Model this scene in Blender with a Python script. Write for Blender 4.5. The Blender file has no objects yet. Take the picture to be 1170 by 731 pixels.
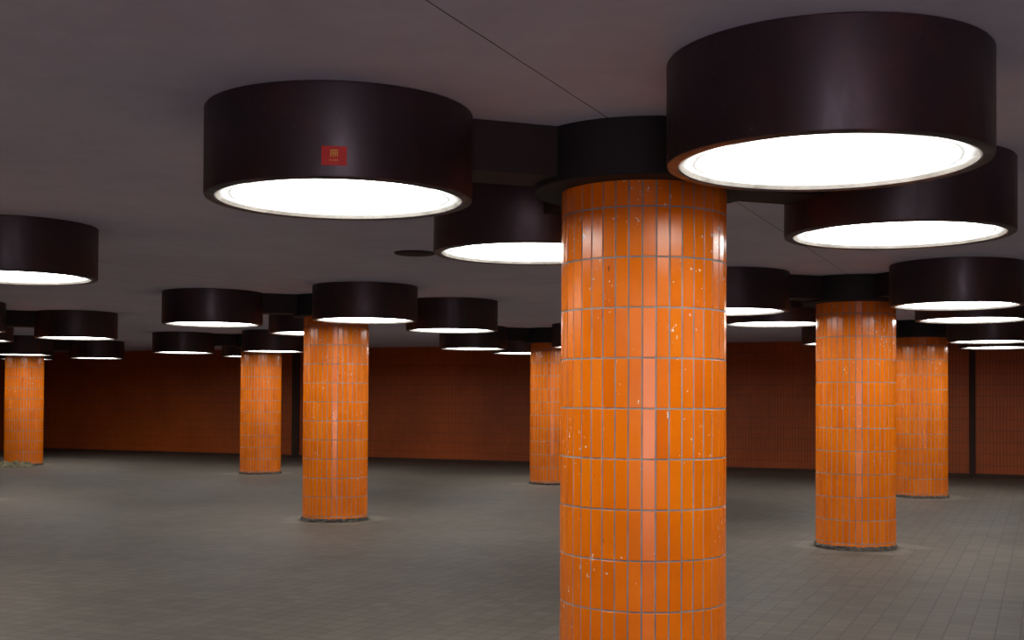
import bpy, math, random
from mathutils import Vector, Matrix
from mathutils import noise as mn
random.seed(4)
S=bpy.context.scene
S.view_settings.view_transform='Standard'
S.view_settings.look='None'
S.view_settings.exposure=0.0
COL=S.collection
# ---------------------------------------------------------------- layout
ANG=math.radians(23.7495)
SA,CA=math.sin(ANG),math.cos(ANG)
LA,LB=7.2318,6.2665
ORG=Vector((0.638,5.9055))
CEIL=2.7594; HB=2.3711; RD=0.5897; RG=0.5376
def colpos(i,j):
    return ORG+Vector((SA,CA))*LA*i+Vector((-CA,SA))*LB*j
LBASE=math.pi/2-ANG-math.radians(45.7648)
LANG={'D':LBASE,'C':LBASE+math.pi/2,'A':LBASE+math.pi,'B':LBASE-math.pi/2}

# ---------------------------------------------------------------- materials
def mat(name):
    m=bpy.data.materials.new(name); m.use_nodes=True
    nt=m.node_tree; b=nt.nodes['Principled BSDF']
    return m,nt,b
def N(nt,t,**k):
    n=nt.nodes.new(t)
    for a,v in k.items(): setattr(n,a,v)
    return n
def L(nt,a,b): nt.links.new(a,b)
def ramp(nt,fac,stops):
    r=N(nt,'ShaderNodeValToRGB'); e=r.color_ramp.elements
    while len(e)<len(stops): e.new(0.5)
    for x,(p,c) in zip(e,stops):
        x.position=p; x.color=(c[0],c[1],c[2],1)
    if fac is not None: L(nt,fac,r.inputs[0])
    return r
def noise(nt,vec,scale,detail=4,rough=.55):
    n=N(nt,'ShaderNodeTexNoise'); n.inputs['Scale'].default_value=scale
    n.inputs['Detail'].default_value=detail; n.inputs['Roughness'].default_value=rough
    if vec is not None: L(nt,vec,n.inputs['Vector'])
    return n
def mix(nt,fac,a,b,blend='MIX'):
    m=N(nt,'ShaderNodeMix',data_type='RGBA',blend_type=blend)
    for sock,v in ((m.inputs[0],fac),(m.inputs[6],a),(m.inputs[7],b)):
        if isinstance(v,(int,float)): sock.default_value=v
        elif isinstance(v,tuple): sock.default_value=(*v,1)
        else: L(nt,v,sock)
    return m.outputs[2]
def M2(nt,op,a,b=None,c=None):
    n=N(nt,'ShaderNodeMath',operation=op)
    for s,v in zip(n.inputs,(a,b,c)):
        if v is None: continue
        if isinstance(v,(int,float)): s.default_value=v
        else: L(nt,v,s)
    return n.outputs[0]
def bump(nt,b,h,strength,dist):
    n=N(nt,'ShaderNodeBump'); n.inputs['Strength'].default_value=strength; n.inputs['Distance'].default_value=dist
    L(nt,h,n.inputs['Height']); L(nt,n.outputs[0],b.inputs['Normal'])
def lattice(nt,tc):
    """distance to nearest column row (x) / column line (y) in hall coordinates"""
    sx=N(nt,'ShaderNodeSeparateXYZ'); L(nt,tc.outputs['Object'],sx.inputs[0])
    ox=ORG.x*CA-ORG.y*SA; oy=ORG.x*SA+ORG.y*CA
    dx=M2(nt,'SUBTRACT',M2(nt,'MODULO',M2(nt,'ADD',sx.outputs[0],-ox+LB/2+100*LB),LB),LB/2)
    dy=M2(nt,'SUBTRACT',M2(nt,'MODULO',M2(nt,'ADD',sx.outputs[1],-oy+LA/2+100*LA),LA),LA/2)
    return dx,dy

def tile_mat():
    m,nt,b=mat('orange_glazed_tile')
    g=N(nt,'ShaderNodeNewGeometry'); tc=N(nt,'ShaderNodeTexCoord')
    base=ramp(nt,g.outputs['Random Per Island'],[(0,(.80,.160,.002)),(.08,(.87,.192,.002)),(.90,(.91,.208,.003)),(1,(.95,.240,.004))])
    n1=noise(nt,tc.outputs['Object'],1.6,4,.55)
    dirt=ramp(nt,n1.outputs[0],[(.34,(.66,.50,.42)),(.50,(1,1,1))])
    c=mix(nt,.30,base.outputs[0],dirt.outputs[0],'MULTIPLY')
    mp=N(nt,'ShaderNodeMapping'); L(nt,tc.outputs['Object'],mp.inputs[0]); mp.inputs['Scale'].default_value=(1,1,.7)
    # clusters of knocked-off glaze, mostly above waist height
    sz=N(nt,'ShaderNodeSeparateXYZ'); L(nt,tc.outputs['Object'],sz.inputs[0])
    cl=noise(nt,tc.outputs['Object'],2.6,2,.5)
    n2=noise(nt,mp.outputs[0],42,3,.6)
    s=M2(nt,'ADD',n2.outputs[0],M2(nt,'MULTIPLY_ADD',cl.outputs[0],.40,-.20))
    s=M2(nt,'ADD',s,M2(nt,'MULTIPLY_ADD',sz.outputs[2],.02,-.03))
    chip=ramp(nt,s,[(.715,(0,0,0)),(.722,(1,1,1))])
    c=mix(nt,chip.outputs[0],c,(.92,.76,.62))
    # thin vertical dark cracks
    mv=N(nt,'ShaderNodeMapping'); L(nt,tc.outputs['Object'],mv.inputs[0]); mv.inputs['Scale'].default_value=(1,1,.22)
    n4=noise(nt,mv.outputs[0],34,4,.6)
    cr=ramp(nt,n4.outputs[0],[(.262,(1,1,1)),(.270,(0,0,0))])
    c=mix(nt,cr.outputs[0],c,(.16,.035,.008))
    L(nt,c,b.inputs['Base Color'])
    n3=noise(nt,tc.outputs['Object'],4,3,.55)
    r=ramp(nt,n3.outputs[0],[(.35,(.15,)*3),(.65,(.27,)*3)])
    L(nt,r.outputs[0],b.inputs['Roughness'])
    b.inputs['IOR'].default_value=1.46
    n5=noise(nt,tc.outputs['Object'],10,1,.5)
    bump(nt,b,n5.outputs[0],.12,.003)
    return m
def simple(name,c1,c2,scale,rough=.7,metal=0,bstr=0.15,bdist=.004,detail=5):
    m,nt,b=mat(name); tc=N(nt,'ShaderNodeTexCoord')
    n=noise(nt,tc.outputs['Object'],scale,detail,.6)
    r=ramp(nt,n.outputs[0],[(.3,c1),(.7,c2)])
    L(nt,r.outputs[0],b.inputs['Base Color'])
    b.inputs['Roughness'].default_value=rough; b.inputs['Metallic'].default_value=metal
    if bstr: bump(nt,b,n.outputs[0],bstr,bdist)
    return m
M_TILE=tile_mat()
M_GROUT=simple('tile_grout',(.19,.18,.18),(.42,.39,.38),5,.85)
M_BASE=simple('dark_mortar',(.05,.045,.038),(.17,.15,.125),22,.9,0,.8,.03)
M_COLLAR=simple('blue_black_collar_paint',(.006,.0055,.008),(.010,.008,.012),6,.7,0,0)
M_ARM=simple('near_black_maroon_arm',(.012,.006,.0075),(.021,.008,.010),4,.7,0,0)
M_GLYPH=simple('yellow_print',(.90,.42,.06),(.95,.48,.09),30,.5,0,0)
M_STICK=simple('red_sticker',(.66,.016,.011),(.74,.024,.015),20,.45,0,0)
M_VENT=simple('black_vent',(.010,.009,.010),(.018,.015,.016),9,.7)
def bezel_mat():
    m,nt,b=mat('pale_bezel_added_glow'); tc=N(nt,'ShaderNodeTexCoord')
    n=noise(nt,tc.outputs['Object'],5,4,.6)
    r=ramp(nt,n.outputs[0],[(.3,(.34,.31,.27)),(.7,(.80,.77,.70))])
    L(nt,r.outputs[0],b.inputs['Base Color']); L(nt,r.outputs[0],b.inputs['Emission Color'])
    b.inputs['Emission Strength'].default_value=.40; b.inputs['Roughness'].default_value=.4  # added emission makes the downward-facing bezel ring look lit
    return m
M_BEZEL=bezel_mat()
def drum_mat():
    m,nt,b=mat('plum_brown_drum_enamel'); tc=N(nt,'ShaderNodeTexCoord')
    n=noise(nt,tc.outputs['Object'],1.9,6,.65)
    r=ramp(nt,n.outputs[0],[(.34,(.0150,.0085,.0130)),(.52,(.0240,.0100,.0145)),(.66,(.050,.0125,.0150))])
    n2=noise(nt,tc.outputs['Object'],38,3,.6)
    sp=ramp(nt,n2.outputs[0],[(.71,(0,0,0)),(.74,(1,1,1))])
    c=mix(nt,sp.outputs[0],r.outputs[0],(.10,.06,.07))
    sx=N(nt,'ShaderNodeSeparateXYZ'); L(nt,tc.outputs['Object'],sx.inputs[0])
    ed=M2(nt,'GREATER_THAN',M2(nt,'ABSOLUTE',M2(nt,'ADD',sx.outputs[2],(CEIL-HB)/2)),(CEIL-HB)/2-.006)
    n6=noise(nt,tc.outputs['Object'],9,5,.7)
    wm=ramp(nt,n6.outputs[0],[(.48,(0,0,0)),(.60,(1,1,1))])
    c=mix(nt,M2(nt,'MULTIPLY',M2(nt,'MULTIPLY',ed,wm.outputs[0]),.7),c,(.11,.06,.06))
    L(nt,c,b.inputs['Base Color'])
    mp=N(nt,'ShaderNodeMapping'); L(nt,tc.outputs['Object'],mp.inputs[0]); mp.inputs['Scale'].default_value=(1,1,.35)
    n3=noise(nt,mp.outputs[0],4,5,.65)
    rr=ramp(nt,n3.outputs[0],[(.3,(.33,)*3),(.7,(.56,)*3)])
    L(nt,rr.outputs[0],b.inputs['Roughness'])
    b.inputs['Specular IOR Level'].default_value=.75
    b.inputs['Specular Tint'].default_value=(.88,.88,1,1)
    return m
M_DRUM=drum_mat()
def diff_mat():
    m,nt,b=mat('lit_lamp_diffuser'); tc=N(nt,'ShaderNodeTexCoord')
    n=noise(nt,tc.outputs['Object'],7,4,.6)
    r=ramp(nt,n.outputs[0],[(.3,(.90,.89,.83)),(.65,(1,.99,.95))])
    b.inputs['Base Color'].default_value=(.12,.12,.11,1)
    ln=N(nt,'ShaderNodeVectorMath',operation='LENGTH'); L(nt,tc.outputs['Object'],ln.inputs[0])
    n2=noise(nt,tc.outputs['Object'],4,5,.65)
    d=M2(nt,'ADD',ln.outputs['Value'],M2(nt,'MULTIPLY_ADD',n2.outputs[0],.05,-.025))
    st=ramp(nt,d,[(.0,(1,1,1)),(.455,(.90,)*3),(.474,(.085,)*3),(.484,(.042,)*3),(.494,(.26,)*3),(.504,(.11,)*3),(.528,(.040,)*3)])
    n7=noise(nt,tc.outputs['Object'],26,3,.6)
    dk=ramp(nt,n7.outputs[0],[(.235,(.03,.03,.03)),(.255,(1,1,1))])
    L(nt,r.outputs[0],b.inputs['Emission Color'])
    L(nt,M2(nt,'MULTIPLY',M2(nt,'MULTIPLY',st.outputs[0],dk.outputs[0]),13.0),b.inputs['Emission Strength'])
    return m
M_DIFF=diff_mat()
def floor_mat():
    m,nt,b=mat('grey_paver_floor'); tc=N(nt,'ShaderNodeTexCoord')
    br=N(nt,'ShaderNodeTexBrick'); L(nt,tc.outputs['Object'],br.inputs['Vector'])
    br.offset=0.0; br.squash=1
    for k,v in (('Scale',1.0),('Mortar Size',.004),('Mortar Smooth',.3),('Bias',0.0),('Brick Width',.15),('Row Height',.15)): br.inputs[k].default_value=v
    br.inputs['Color1'].default_value=(.103,.088,.073,1); br.inputs['Color2'].default_value=(.131,.113,.094,1); br.inputs['Mortar'].default_value=(.058,.049,.041,1)
    n=noise(nt,tc.outputs['Object'],.3,5,.6)
    r=ramp(nt,n.outputs[0],[(.32,(.74,.73,.72)),(.66,(1.1,1.1,1.08))])
    c=mix(nt,1.0,br.outputs[0],r.outputs[0],'MULTIPLY')
    n2=noise(nt,tc.outputs['Object'],16,8,.78)
    r2=ramp(nt,n2.outputs[0],[(.32,(.50,.50,.50)),(.68,(1.4,1.4,1.4))])
    c=mix(nt,.8,c,r2.outputs[0],'MULTIPLY')
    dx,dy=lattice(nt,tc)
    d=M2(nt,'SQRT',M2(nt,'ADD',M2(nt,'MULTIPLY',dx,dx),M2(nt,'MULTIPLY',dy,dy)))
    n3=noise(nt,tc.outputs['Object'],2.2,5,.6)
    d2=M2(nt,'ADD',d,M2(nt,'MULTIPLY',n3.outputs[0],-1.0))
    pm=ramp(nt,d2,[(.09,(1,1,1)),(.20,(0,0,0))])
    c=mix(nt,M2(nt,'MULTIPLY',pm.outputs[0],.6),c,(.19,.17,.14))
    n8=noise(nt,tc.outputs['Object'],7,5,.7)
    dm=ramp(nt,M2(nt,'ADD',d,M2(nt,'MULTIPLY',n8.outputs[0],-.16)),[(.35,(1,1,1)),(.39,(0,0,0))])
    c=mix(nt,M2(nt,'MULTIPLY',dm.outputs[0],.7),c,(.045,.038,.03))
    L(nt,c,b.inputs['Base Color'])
    rr=ramp(nt,n2.outputs[0],[(.3,(.50,)*3),(.7,(.74,)*3)])
    L(nt,rr.outputs[0],b.inputs['Roughness']); b.inputs['Specular IOR Level'].default_value=.25
    bump(nt,b,M2(nt,'SUBTRACT',1,br.outputs[1]),.4,.003)
    return m
def ceil_mat():
    m,nt,b=mat('painted_concrete_ceiling'); tc=N(nt,'ShaderNodeTexCoord')
    n=noise(nt,tc.outputs['Object'],.5,6,.6)
    r=ramp(nt,n.outputs[0],[(.3,(.57,.60,.84)),(.7,(.72,.76,.98))])
    n2=noise(nt,tc.outputs['Object'],5,6,.7)
    r2=ramp(nt,n2.outputs[0],[(.3,(.86,.86,.86)),(.6,(1,1,1))])
    c=mix(nt,.6,r.outputs[0],r2.outputs[0],'MULTIPLY')
    dx,dy=lattice(nt,tc)
    n5=noise(nt,tc.outputs['Object'],3,3,.5)
    ab=M2(nt,'ABSOLUTE',M2(nt,'ADD',dx,M2(nt,'MULTIPLY_ADD',n5.outputs[0],.010,-.005)))
    ls=M2(nt,'LESS_THAN',ab,.0028)
    c=mix(nt,ls,c,(.05,.04,.05))
    L(nt,c,b.inputs['Base Color']); b.inputs['Roughness'].default_value=.8
    bump(nt,b,n2.outputs[0],.3,.01)
    return m
def wall_mat():
    m,nt,b=mat('orange_wall_tile'); tc=N(nt,'ShaderNodeTexCoord')
    sx=N(nt,'ShaderNodeSeparateXYZ'); L(nt,tc.outputs['Object'],sx.inputs[0])
    cb=N(nt,'ShaderNodeCombineXYZ'); L(nt,M2(nt,'ADD',sx.outputs[0],sx.outputs[1]),cb.inputs[0]); L(nt,sx.outputs[2],cb.inputs[1])
    br=N(nt,'ShaderNodeTexBrick'); L(nt,cb.outputs[0],br.inputs['Vector'])
    br.offset=0.0; br.squash=1
    for k,v in (('Scale',1.0),('Mortar Size',.006),('Mortar Smooth',.1),('Bias',0.0),('Brick Width',.0628),('Row Height',.231)): br.inputs[k].default_value=v
    br.inputs['Color1'].default_value=(.44,.083,.007,1); br.inputs['Color2'].default_value=(.48,.093,.008,1); br.inputs['Mortar'].default_value=(.20,.060,.020,1)
    n=noise(nt,tc.outputs['Object'],.40,5,.6)
    r=ramp(nt,n.outputs[0],[(.35,(.62,.58,.56)),(.62,(1.0,1.0,1.0))])
    c=mix(nt,.9,br.outputs[0],r.outputs[0],'MULTIPLY')
    L(nt,c,b.inputs['Base Color']); b.inputs['Roughness'].default_value=.5; b.inputs['Specular IOR Level'].default_value=.35
    return m
M_FLOOR,M_CEIL,M_WALL=floor_mat(),ceil_mat(),wall_mat()
M_DARK=simple('near_black_recess',(.024,.009,.005),(.045,.015,.008),3,.8)
M_SKIRT=simple('dark_skirting',(.035,.014,.008),(.06,.025,.014),3,.8)
M_CLOTH=simple('mottled_olive_cloth',(.03,.034,.020),(.20,.165,.095),14,.95,0,.5,.02)

# ---------------------------------------------------------------- mesh helpers
def mesh(name,verts,faces,mats,fm=None,smooth=False):
    me=bpy.data.meshes.new(name); me.from_pydata(verts,[],faces)
    for m in mats: me.materials.append(m)
    if fm: me.polygons.foreach_set('material_index',fm)
    if smooth: me.polygons.foreach_set('use_smooth',[True]*len(me.polygons))
    me.update(); return me
def lathe(name,prof,m,seg=96,closed=False,smooth=True,wob=None):
    v=[];f=[];n=len(prof)
    for i in range(seg):
        a=2*math.pi*i/seg
        for k,(r,z) in enumerate(prof):
            w=wob(i,k) if wob else 0
            v.append(((r+w)*math.cos(a),(r+w)*math.sin(a),z))
    for i in range(seg):
        j=(i+1)%seg
        for k in range(n if closed else n-1):
            l=(k+1)%n
            f.append((i*n+k,j*n+k,j*n+l,i*n+l))
    me=mesh(name,v,f,[m],smooth=smooth)
    if smooth:
        try: me.set_sharp_from_angle(angle=math.radians(32))
        except Exception: pass
    return me
def obj(name,me,parent=None,loc=(0,0,0),rz=0):
    o=bpy.data.objects.new(name,me); COL.objects.link(o); o.location=loc; o.rotation_euler=(0,0,rz)
    if parent: o.parent=parent
    return o
def boxmesh(name,x0,x1,y0,y1,z0,z1,m):
    v=[(x,y,z) for x in (x0,x1) for y in (y0,y1) for z in (z0,z1)]
    f=[(0,1,3,2),(4,6,7,5),(0,4,5,1),(2,3,7,6),(0,2,6,4),(1,5,7,3)]
    return mesh(name,v,f,[m])

# ---------------------------------------------------------------- setting
X0,X1,Y0,Y1=-27.0,15.0,-8.5,25.945
RZ=-ANG
def structure(o,label=None):
    o['kind']='structure'
    if label: o['label']=label
    return o
T=.25
structure(obj('floor',boxmesh('floor',X0-T,X1+T,Y0-T,Y1+T,-.2,0,M_FLOOR),rz=RZ),'grey square paving slabs of the underpass floor')
structure(obj('ceiling',boxmesh('ceiling',X0-T,X1+T,Y0-T,Y1+T,CEIL,CEIL+.25,M_CEIL),rz=RZ),'grey painted concrete ceiling with thin joint lines')
structure(obj('wall_back',boxmesh('wall_back',X0,X1,Y1,Y1+T,0,CEIL,M_WALL),rz=RZ),'dim orange-red tiled end wall')
structure(obj('wall_front',boxmesh('wall_front',X0,X1,Y0-T,Y0,0,CEIL,M_WALL),rz=RZ))
structure(obj('wall_left',boxmesh('wall_left',X0-T,X0,Y0-T,Y1+T,0,CEIL,M_WALL),rz=RZ))
structure(obj('wall_right',boxmesh('wall_right',X1,X1+T,Y0-T,Y1+T,0,CEIL,M_WALL),rz=RZ))
structure(obj('baseboard_back',boxmesh('baseboard_back',X0,X1,Y1-.02,Y1,0,.07,M_SKIRT),rz=RZ))
structure(obj('trim_1',boxmesh('trim_1',-1.40,-1.28,Y1-.03,Y1,0,CEIL,M_DARK),rz=RZ),'dark vertical joint in the tiled wall')
structure(obj('trim_2',boxmesh('trim_2',-17.50,-17.29,Y1-.03,Y1,0,CEIL,M_DARK),rz=RZ),'dark vertical joint in the tiled wall')

# ---------------------------------------------------------------- column
R=.4; NT=40; TP=.231; TZ0=.07; TOP=2.52
def shaft_mesh():
    v=[];f=[];fm=[]
    seg=80; rg=R-.0030
    for i in range(seg):
        a=2*math.pi*i/seg
        v.append((rg*math.cos(a),rg*math.sin(a),0)); v.append((rg*math.cos(a),rg*math.sin(a),TOP))
    for i in range(seg):
        j=(i+1)%seg; f.append((2*i,2*j,2*j+1,2*i+1)); fm.append(1)
    gap=.0039; be=.0012
    rows=[(0.0,TZ0)]; z=TZ0
    while z<TOP: rows.append((z,min(z+TP,TOP))); z+=TP
    for ri,(z0,z1) in enumerate(rows):
        if z1-z0<.02: continue
        for k in range(NT):
            a=2*math.pi*(k+.5)/NT
            w=math.pi*R/NT-gap
            tn=Vector((-math.sin(a),math.cos(a),0)); nn=Vector((math.cos(a),math.sin(a),0))
            tx=random.gauss(0,.024); tz=random.gauss(0,.005)
            za,zb=z0+gap,z1-gap
            zm=(za+zb)/2
            st=len(v)
            for (dw,dr) in ((0,-.004),(0,-.0010),(be,0.0)):
                for sx_,zz in ((-1,za+dw),(1,za+dw),(1,zb-dw),(-1,zb-dw)):
                    u=sx_*(w-dw)
                    extra=u*tx+(zz-zm)*tz
                    p=nn*(R*math.cos(math.pi/NT)+.0005+dr+extra)+tn*u+Vector((0,0,zz)); v.append(tuple(p))
            for lv in (0,4):
                for q in range(4):
                    q2=(q+1)%4
                    f.append((st+lv+q,st+lv+q2,st+lv+4+q2,st+lv+4+q)); fm.append(0)
            f.append((st+8,st+9,st+10,st+11)); fm.append(0)
    return mesh('tiled_shaft',v,f,[M_TILE,M_GROUT],fm)
ME_SHAFT=shaft_mesh()
wr=[[random.uniform(-.014,.010) for _ in range(6)] for _ in range(96)]
ME_BASE=lathe('base_ring',[(R-.015,.001),(R+.014,.001),(R+.012,.022),(R+.008,.040),(R-.015,.052)],M_BASE,96,wob=lambda i,k: wr[i][k] if 0<k<4 else 0)
ME_COLLAR=lathe('collar',[(R-.02,2.500),(.530,2.500),(.538,2.508),(.541,2.530),(.541,CEIL-.001),(R-.02,CEIL-.001)],M_COLLAR,96,closed=True)
def empty(name,loc,rz=0):
    o=bpy.data.objects.new(name,None); o.empty_display_size=.3; COL.objects.link(o); o.location=loc; o.rotation_euler=(0,0,rz); return o
COLS=[(0,0),(1,0),(1,1),(2,0),(2,1),(2,2),(2,3),(0,1),(1,2),(0,-1),(1,-1),(2,-1),(-1,0),(-1,-1),(-1,1)]
rot0=0.04
for n,(i,j) in enumerate(COLS):
    p=colpos(i,j)
    e=empty('tiled_column',(p.x,p.y,0),rot0+random.randrange(NT)*2*math.pi/NT if n else rot0)
    e['label']='round column clad in glossy orange tiles, under dark collar'
    if (i,j)==(2,3): e['label']='round orange tiled column with rumpled cloth at its foot'
    e['category']='column'; e['group']='orange tiled columns of the underpass'
    obj('tiled_shaft',ME_SHAFT,e)
    b=obj('base_ring',ME_BASE,e); b['label']='dark mortar ring'
    c=obj('collar',ME_COLLAR,e); c['label']='dark painted metal collar'

# ---------------------------------------------------------------- lamps (origin at ceiling centre)
H=CEIL-HB
ME_DRUM=lathe('drum',[(0.02,-.001),(RD-.004,-.001),(RD,-.006),(RD,-H+.016),(RD-.003,-H+.005),(RD-.012,-H),(RG+.010,-H),(RG+.006,-H+.004),(RG+.006,-H+.06)],M_DRUM,128)
ME_BEZ=lathe('bezel',[(RG+.006,-H+.008),(RG+.000,-H+.003),(RG-.006,-H+.006),(RG-.010,-H+.012),(RG-.010,-H+.026),(RG+.006,-H+.026)],M_BEZEL,128,closed=True)
SG=48
dv=[((RG-.009)*math.cos(2*math.pi*i/SG),(RG-.009)*math.sin(2*math.pi*i/SG),0) for i in range(SG)]
ME_DIFF=mesh('diffuser',dv,[tuple(reversed(range(SG)))],[M_DIFF])
ME_ARM=boxmesh('arm',RD-.03,1.5037-.52,-.15,.15,-.232,-.001,M_ARM)
for (i,j) in COLS:
    for q in 'ABCD':
        p=colpos(i,j); a=LANG[q]
        lx,ly=p.x+1.5037*math.cos(a),p.y+1.5037*math.sin(a)
        s_=lx*CA-ly*SA; n_=lx*SA+ly*CA
        if not (X0+1<s_<X1-1 and Y0+1<n_<Y1-1): continue
        e=empty('ceiling_lamp',(lx,ly,CEIL),a+math.pi)
        e['label']='dark maroon drum ceiling lamp with glowing round white diffuser'
        e['category']='ceiling lamp'; e['group']='drum ceiling lamps around the columns'
        obj('drum',ME_DRUM,e); d=obj('diffuser',ME_DIFF,e,(0,0,-H+.016)); d['label']='glowing white round diffuser'
        z=obj('bezel',ME_BEZ,e); z['label']='pale retaining ring'
        obj('arm',ME_ARM,e)
        if (i,j)==(0,0) and q=='A':
            e['label']='dark maroon drum ceiling lamp with small red sticker'
            th=math.atan2(-ly,-lx)-(a+math.pi)-0.040
            def patch(u0,u1,z0,z1,rad,seg=6):
                v=[];f=[]
                for t in range(seg+1):
                    u=u0+(u1-u0)*t/seg; an=th+u/RD
                    v.append((rad*math.cos(an),rad*math.sin(an),z0)); v.append((rad*math.cos(an),rad*math.sin(an),z1))
                for t in range(seg): f.append((2*t,2*t+2,2*t+3,2*t+1))
                return v,f
            zc=-H+.086
            v,f=patch(-.050,.050,zc-.0385,zc+.0385,RD+.0015,12)
            st=obj('sticker',mesh('sticker',v,f,[M_STICK]),e); st['label']='small red rectangular sticker'
            V=[];F=[]
            def stroke(u0,u1,z0,z1):
                v,f=patch(u0,u1,zc+z0,zc+z1,RD+.0025,2)
                b0=len(V); V.extend(v); F.extend([tuple(b0+x for x in ff) for ff in f])
            stroke(-.0150,.0150,.0190,.0240)
            stroke(-.0150,.0150,.0080,.0115)
            for u in (-.0130,-.0042,.0042,.0130): stroke(u-.0021,u+.0021,-.004,.0240)
            E=[(0,.3,0,1),(0,1,0,.2),(0,1,.4,.6),(0,1,.8,1)]
            O=[(0,.3,0,1),(.7,1,0,1),(0,1,0,.2),(0,1,.8,1)]
            I=[(.35,.65,0,1)]
            Nn=[(0,.3,0,1),(.7,1,0,1),(.3,.7,.35,.7)]
            def ch(u,pat):
                for (a0,a1,b0,b1) in pat: stroke(u+a0*.005,u+a1*.005,-.021+b0*.007,-.021+b1*.007)
            for u,pp in ((-.018,Nn),(-.0105,I),(-.004,O),(.0035,O),(.011,E)): ch(u,pp)
            g=obj('monogram',mesh('monogram',V,F,[M_GLYPH]),st); g['label']='yellow monogram and lettering'

# ---------------------------------------------------------------- small things
vp=(-.845,10.45)
e=empty('ceiling_vent',(vp[0],vp[1],CEIL))
e['label']='small round black vent set in the concrete ceiling'; e['category']='vent'
obj('vent_plate',lathe('vent_plate',[(0.001,-.016),(.165,-.016),(.175,-.012),(.18,-.001),(.001,-.001)],M_VENT,48),e)
obj('vent_slot_ring',lathe('vent_slot_ring',[(0.06,-.019),(.12,-.019),(.122,-.016),(.058,-.016)],M_VENT,48,closed=True),e)
gx,gy=56,30; v=[];f=[]
for a in range(gx):
    for b in range(gy):
        x=(a/(gx-1)-.5); y=(b/(gy-1)-.5)
        ed=max(0,1-(abs(x)*2)**4)*max(0,1-(abs(y)*2)**4)
        h=.005+ed*(.035+.12*abs(mn.noise(Vector((x*7,y*4,.3))))+.06*abs(mn.noise(Vector((x*19,y*11,2.3)))))
        wx=.07*mn.noise(Vector((y*6,x*2,9))); wy=.08*mn.noise(Vector((x*6,1,y*3)))
        v.append((x*1.15+wx,y*.5+wy,h))
for a in range(gx-1):
    for b in range(gy-1): f.append((a*gy+b,(a+1)*gy+b,(a+1)*gy+b+1,a*gy+b+1))
c7=colpos(2,3)
o=obj('crumpled_blanket',mesh('crumpled_blanket',v,f,[M_CLOTH],smooth=True),None,(c7.x-.05,c7.y-.75,0),0)
o['label']='crumpled olive-brown blanket lying at the foot of a column'; o['category']='blanket'

# ---------------------------------------------------------------- light from the entrance end
ld=bpy.data.lights.new('entrance_light','AREA'); ld.shape='RECTANGLE'; ld.size=4.6; ld.size_y=2.4; ld.energy=200; ld.color=(1,.76,.82)
lo=bpy.data.objects.new('entrance_light',ld); COL.objects.link(lo); lo.location=(.6,-6.6,1.3); lo.rotation_euler=(math.radians(90),0,0)
w=bpy.data.worlds.new('w'); S.world=w; w.use_nodes=True
w.node_tree.nodes['Background'].inputs[0].default_value=(.03,.03,.035,1); w.node_tree.nodes['Background'].inputs[1].default_value=.2

# ---------------------------------------------------------------- camera
cd=bpy.data.cameras.new('camera'); cam=bpy.data.objects.new('camera',cd); COL.objects.link(cam); S.camera=cam
cd.sensor_width=36; cd.lens=1385.03/1170*36; cd.shift_y=(431.99-365.5)/1170; cd.clip_start=.05; cd.clip_end=200
pi_=math.radians(1.0188); ro=math.radians(.3063)
Fv=Vector((0,math.cos(pi_),math.sin(pi_))); U=Vector((0,-math.sin(pi_),math.cos(pi_))); Xv=Vector((1,0,0))
rt=Xv*math.cos(ro)+U*math.sin(ro); up=-Xv*math.sin(ro)+U*math.cos(ro)
M=Matrix((rt,up,-Fv)).transposed().to_4x4(); M.translation=Vector((0,0,1.4931)); cam.matrix_world=M
